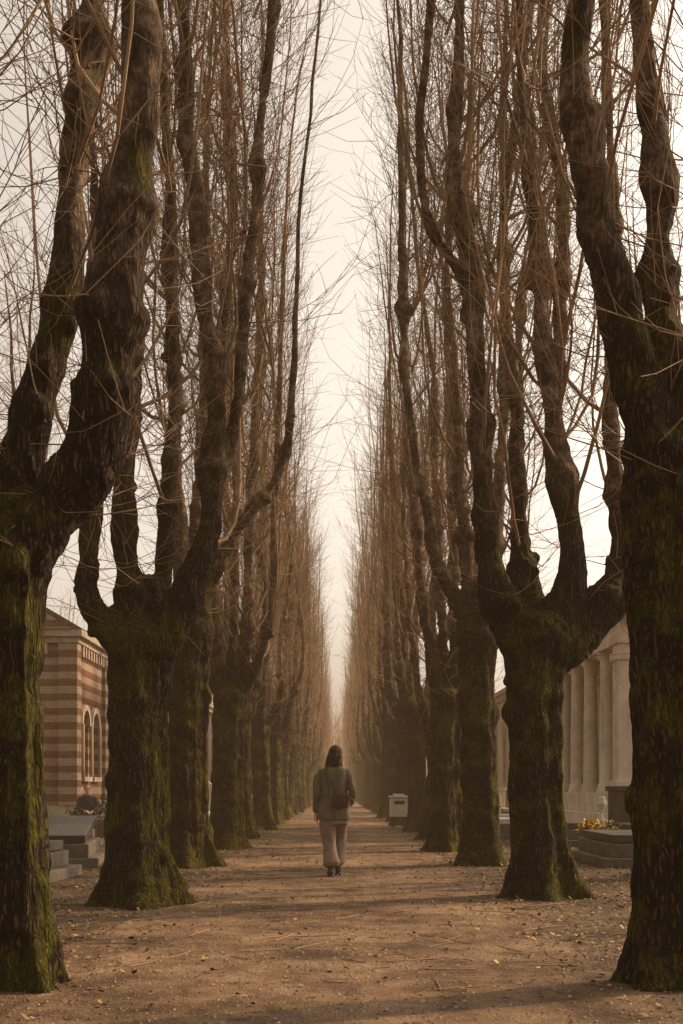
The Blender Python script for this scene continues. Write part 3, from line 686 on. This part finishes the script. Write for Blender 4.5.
def hand_parts(w, d, side):
    d = np.array(d, float); d /= np.linalg.norm(d); x = np.cross(d, [0, 0, 1.]) if abs(d[2]) < .9 else np.array([0, 1., 0]); x = x-d*np.dot(x, d); x /= np.linalg.norm(x); n = np.cross(d, x)
    w = np.array(w); pr = [ctube([w-d*.02, w+d*.03, w+d*.085], [.024, .026, .026], 12)]
    pr.append(ctube([w+d*.03+x*.015, w+d*.085+x*.022], [.02, .016], 10)); pr.append(ctube([w+d*.03-x*.015, w+d*.085-x*.022], [.02, .016], 10))
    for i, L in enumerate((.068, .078, .072, .056)):
        b = w+d*.085+x*(.03-.02*i)*1.05
        pr.append(ctube([b-d*.02, b, b+d*L*.45+n*.012*side, b+d*L*.8+n*.032*side, b+d*L*.95+n*.05*side], [.0085, .0085, .008, .0075, .0065], 8))
    b = w+d*.02+x*.028; pr.append(ctube([b, b+d*.03+x*.022+n*.01*side, b+d*.06+x*.026+n*.025*side], [.012, .010, .008], 8))
    V, F, _ = remesh(*merge(pr), .0045, 2); return V, F

wm = empty('walking_woman', (-.035, 14.4, 0))
COAT = fabric('olive_wool_coat', (.125, .103, .07)); TRO = fabric('taupe_trousers', (.20, .138, .105)); SHOE = plain('dark_leather_shoes', (.02, .016, .013), .5)
BAG = plain('brown_leather', (.055, .023, .012), .45, .25, 25)
coat = [lathe([(0, .03, .74, .21, .155), (0, .02, .86, .212, .15), (0, .01, .98, .193, .135), (0, 0, 1.1, .168, .118), (0, -.005, 1.22, .172, .12), (0, -.005, 1.32, .182, .118), (0, 0, 1.385, .165, .10), (0, .005, 1.42, .11, .08), (0, .01, 1.44, .06, .06)])]
coat.append(ctube([(-.15, 0, 1.36), (-.20, -.01, 1.27), (-.228, -.035, 1.12), (-.236, -.03, 1.06), (-.24, .02, .95), (-.238, .06, .85)], [.058, .056, .052, .05, .046, .045], 18))
coat.append(ctube([(.15, 0, 1.36), (.20, -.015, 1.27), (.232, -.05, 1.12), (.242, -.045, 1.06), (.228, .05, .98), (.20, .14, .94)], [.058, .056, .052, .05, .045, .044], 18))
coat.append(ctube([(-.06, -.025, 1.42), (-.03, -.052, 1.435), (.03, -.052, 1.435), (.06, -.025, 1.42)], [.018, .02, .02, .018], 12))
V, F = cloth(coat, .010, .015, [11, 11, 4], 3)
V[:, 1] += np.where((V[:, 1] < -.05) & (np.abs(V[:, 0]) < .012) & (V[:, 2] < 1.1), .02, 0)
obj('coat', mesh_from('coat', V, F, [COAT]), parent=wm)
tro = [lathe([(0, .02, .68, .17, .12), (0, .02, .8, .185, .13), (0, .01, .9, .185, .13)]),
       ctube([(-.085, .02, .82), (-.078, .03, .62), (-.07, .045, .45), (-.055, .01, .30), (-.04, -.02, .17)], [.10, .098, .092, .098, .11], 20),
       ctube([(.085, .03, .82), (.08, .12, .64), (.072, .20, .47), (.06, .21, .32), (.05, .24, .19)], [.10, .094, .087, .087, .095], 20)]
V, F = cloth(tro, .010, .015, [8, 8, 3], 3, 5)
obj('trousers', mesh_from('trousers', V, F, [TRO]), parent=wm)
def shoe(x, y, z, pitch, rz=0):
    P = [ellipsoid((0, .05, .04), (.042, .075, .04)), ellipsoid((0, .13, .03), (.044, .065, .028)), ellipsoid((0, -.01, .05), (.036, .045, .05)), ctube([(0, -.005, .06), (0, 0, .19)], [.04, .042], 14)]
    V, F, _ = remesh(*merge(P), .009, 2)
    sv, sf = boxes([(-.037, .037, -.045, .0, -.018, .012)]); V = np.vstack([V, sv]); F = np.vstack([F, sf+len(V)-8])
    V = V @ rotm(pitch, 0, rz).T; V += np.array([x, y, z]); return V, F
obj('shoes', mesh_from('shoes', *merge([shoe(-.045, -.04, .018, 0, .08), shoe(.05, .24, .03, .22, -.1)]), [SHOE]), parent=wm)
hR = rotm(-.38, .12, -.25); hc = np.array([.012, .035, 1.565])
V, F = head_parts(0); obj('head', mesh_from('head', V @ hR.T+hc, F, [SKIN]), parent=wm)
obj('neck', mesh_from('neck', *ctube([(0, .005, 1.40), (0, .015, 1.47), (.005, .025, 1.54)], [.055, .05, .052], 16), [SKIN]), parent=wm)
eyes = merge([ellipsoid(np.array([s*.032, .083, .008]), (.012, .008, .009), n=8) for s in (-1, 1)]); obj('eyes', mesh_from('eyes', eyes[0] @ hR.T+hc, eyes[1], [VOID]), parent=wm)
hp = [ellipsoid((0, -.015, .045), (.086, .10, .086)), ellipsoid((0, -.05, -.02), (.088, .062, .09)), ellipsoid((-.065, .01, -.04), (.028, .05, .09)), ellipsoid((.07, .015, -.06), (.028, .05, .10))]
rh = np.random.default_rng(3)
for i in range(26):
    s = rh.uniform(-1, 1); y0 = -.075+.06*abs(s)**2; L = rh.uniform(.12, .17)
    hp.append(ctube([(s*.07, y0+.01, .03), (s*.088, y0-.01, -.06), (s*.105+rh.normal(0, .008)+.01, y0-.004, -.06-L*.5), (s*.12+rh.normal(0, .02)+.02, y0+.012+rh.normal(0, .01), -.05-L)], [.02, .022, .017, .004], 8))
V, F, N = remesh(*merge(hp), .006, 1); V = V+N*(.008*vnoise(V*[50, 50, 7]))[:, None]
obj('hair', mesh_from('hair', V @ rotm(-.15, .12, -.15).T+hc+[0, -.005, .0], F, [HAIR]), parent=wm)
obj('hands', mesh_from('hands', *merge([hand_parts((-.237, .066, .81), (.05, .25, -1), 1), hand_parts((.185, .17, .925), (-.45, .8, -.25), 1)]), [SKIN]), parent=wm)
V, F, N = remesh(*merge([ellipsoid((0, 0, 0), (.125, .042, .085)), ellipsoid((0, 0, -.03), (.13, .046, .07)), boxes([(-.105, .105, -.035, .035, -.08, .07)])]), .008, 3)
bg = obj('shoulder_bag', mesh_from('bag', V, F, [BAG]), (.075, -.185, .98), .12, wm); bg.rotation_euler[1] = .12
V, F, N = remesh(*boxes([(-.11, .11, -.05, -.036, -.02, .085)]), .006, 2); fl = obj('bag_flap', mesh_from('flap', V, F, [BAG]), (.075, -.185, .985), .12, wm); fl.rotation_euler[1] = .12
P = catmull([(-.035, -.19, 1.02, .009), (-.06, -.15, 1.15, .009), (-.10, -.135, 1.28, .009), (-.12, -.10, 1.39, .009), (-.10, -.02, 1.43, .009), (-.04, .10, 1.36, .009), (.08, .15, 1.2, .009), (.2, .12, 1.05, .009), (.235, -.05, 1.0, .009), (.18, -.17, 1.03, .009)], .03)
obj('bag_strap', mesh_from('strap', *tubes(P[None, :, :3], P[None, :, 3], 8), [BAG]), parent=wm)

sp = empty('seated_visitor', (-6.05, 27.0, 0), math.radians(200))
boxobj('stone_seat', [(-.5, .5, -.3, .2, 0, .42)], GREYST, sp, .02)
V, F = cloth([lathe([(0, 0, .42, .19, .15), (0, 0, .6, .17, .13), (0, .03, .8, .19, .13), (0, .05, .95, .17, .11), (0, .06, 1.0, .07, .07)]), ctube([(-.17, .05, .93), (-.23, .1, .7), (-.1, .3, .6)], [.06, .055, .045]), ctube([(.17, .05, .93), (.23, .1, .7), (.1, .3, .6)], [.06, .055, .045])], .014, .01, 8)
obj('jacket', mesh_from('jacket', V, F, [fabric('dark_jacket', (.04, .035, .035))]), parent=sp)
V, F = cloth([ctube([(-.1, -.05, .5), (-.12, .4, .52), (-.12, .42, .1)], [.1, .075, .055]), ctube([(.1, -.05, .5), (.12, .4, .52), (.12, .42, .1)], [.1, .075, .055])], .014, .006, 8)
obj('trousers', mesh_from('trs', V, F, [fabric('dark_trousers', (.03, .03, .035))]), parent=sp)
obj('shoes', mesh_from('sh', *merge([shoe(-.12, .42, .018, 0), shoe(.12, .42, .018, 0)]), [SHOE]), parent=sp)
V, F = head_parts(0); obj('head', mesh_from('hd', V+[0, .09, 1.14], F, [SKIN]), parent=sp)
V, F = ellipsoid((0, .07, 1.18), (.085, .095, .085)); obj('hair', mesh_from('hr', V, F, [HAIR]), parent=sp)
obj('neck', mesh_from('nk', *ctube([(0, .06, .95), (0, .08, 1.1)], [.05, .05]), [SKIN]), parent=sp)
obj('hands', mesh_from('hn', *merge([hand_parts((-.09, .31, .6), (.5, .8, -.1), 1), hand_parts((.09, .31, .62), (-.5, .8, -.1), 1)]), [SKIN]), parent=sp)

# ---------------------------------------------------------------- atmosphere: thin haze, warm scattered light put in as faint emission (homogeneous)
if HAZE:
    V, F = boxes([(-150, 150, -30, 420, -.5, 20)])
    m = bpy.data.materials.new('emissive_haze'); m.use_nodes = True; nt = m.node_tree; nt.nodes.clear()
    o = nt.nodes.new('ShaderNodeOutputMaterial'); ab = nt.nodes.new('ShaderNodeVolumeAbsorption'); em = nt.nodes.new('ShaderNodeEmission')
    ab.inputs['Color'].default_value = (0, 0, 0, 1); ab.inputs['Density'].default_value = .0021
    em.inputs['Color'].default_value = (.66, .39, .19, 1); em.inputs['Strength'].default_value = .0021
    ad = nt.nodes.new('ShaderNodeAddShader'); nt.links.new(ab.outputs[0], ad.inputs[0]); nt.links.new(em.outputs[0], ad.inputs[1])
    nt.links.new(ad.outputs[0], o.inputs['Volume']); obj('haze', mesh_from('haze', V, F, [m], smooth=False))

# ---------------------------------------------------------------- light
el, az = math.radians(34), math.radians(66)
sd = Vector((math.sin(az)*math.cos(el), math.cos(az)*math.cos(el), math.sin(el)))
w = bpy.data.worlds.new('World'); scene.world = w; w.use_nodes = True; nt = w.node_tree
bgn = nt.nodes['Background']; sky = nt.nodes.new('ShaderNodeTexSky'); sky.sky_type = 'NISHITA'; sky.sun_disc = False
sky.sun_elevation = el; sky.sun_rotation = az; sky.air_density = 1.0; sky.dust_density = 5.0; sky.ozone_density = 1.0
hs = nt.nodes.new('ShaderNodeHueSaturation'); hs.inputs['Saturation'].default_value = .10; hs.inputs['Value'].default_value = 1.9; nt.links.new(sky.outputs[0], hs.inputs['Color'])
tint = mixc(nt, 1., hs.outputs[0], (1.0, .885, .75), 'MULTIPLY'); nt.links.new(tint, bgn.inputs['Color'])
bgn.inputs['Strength'].default_value = .15
ld = bpy.data.lights.new('sun', 'SUN'); ld.energy = 5.; ld.angle = math.radians(.5); ld.color = (1, .66, .34)
lo = bpy.data.objects.new('sun', ld); COL.objects.link(lo); lo.rotation_euler = sd.to_track_quat('Z', 'Y').to_euler()

cam = bpy.data.cameras.new('camera'); co = bpy.data.objects.new('camera', cam); COL.objects.link(co); scene.camera = co
cam.sensor_width = 36; cam.sensor_fit = 'AUTO'; cam.lens = 1116/1024*36; cam.shift_y = 278/1024; cam.shift_x = 4.5/1024
cam.clip_end = 1500; cam.clip_start = .05
co.location = (0, 0, 1.12); co.rotation_euler = (math.radians(90), 0, 0)
scene.view_settings.view_transform = 'Standard'; scene.view_settings.look = 'None'; scene.view_settings.exposure = 0
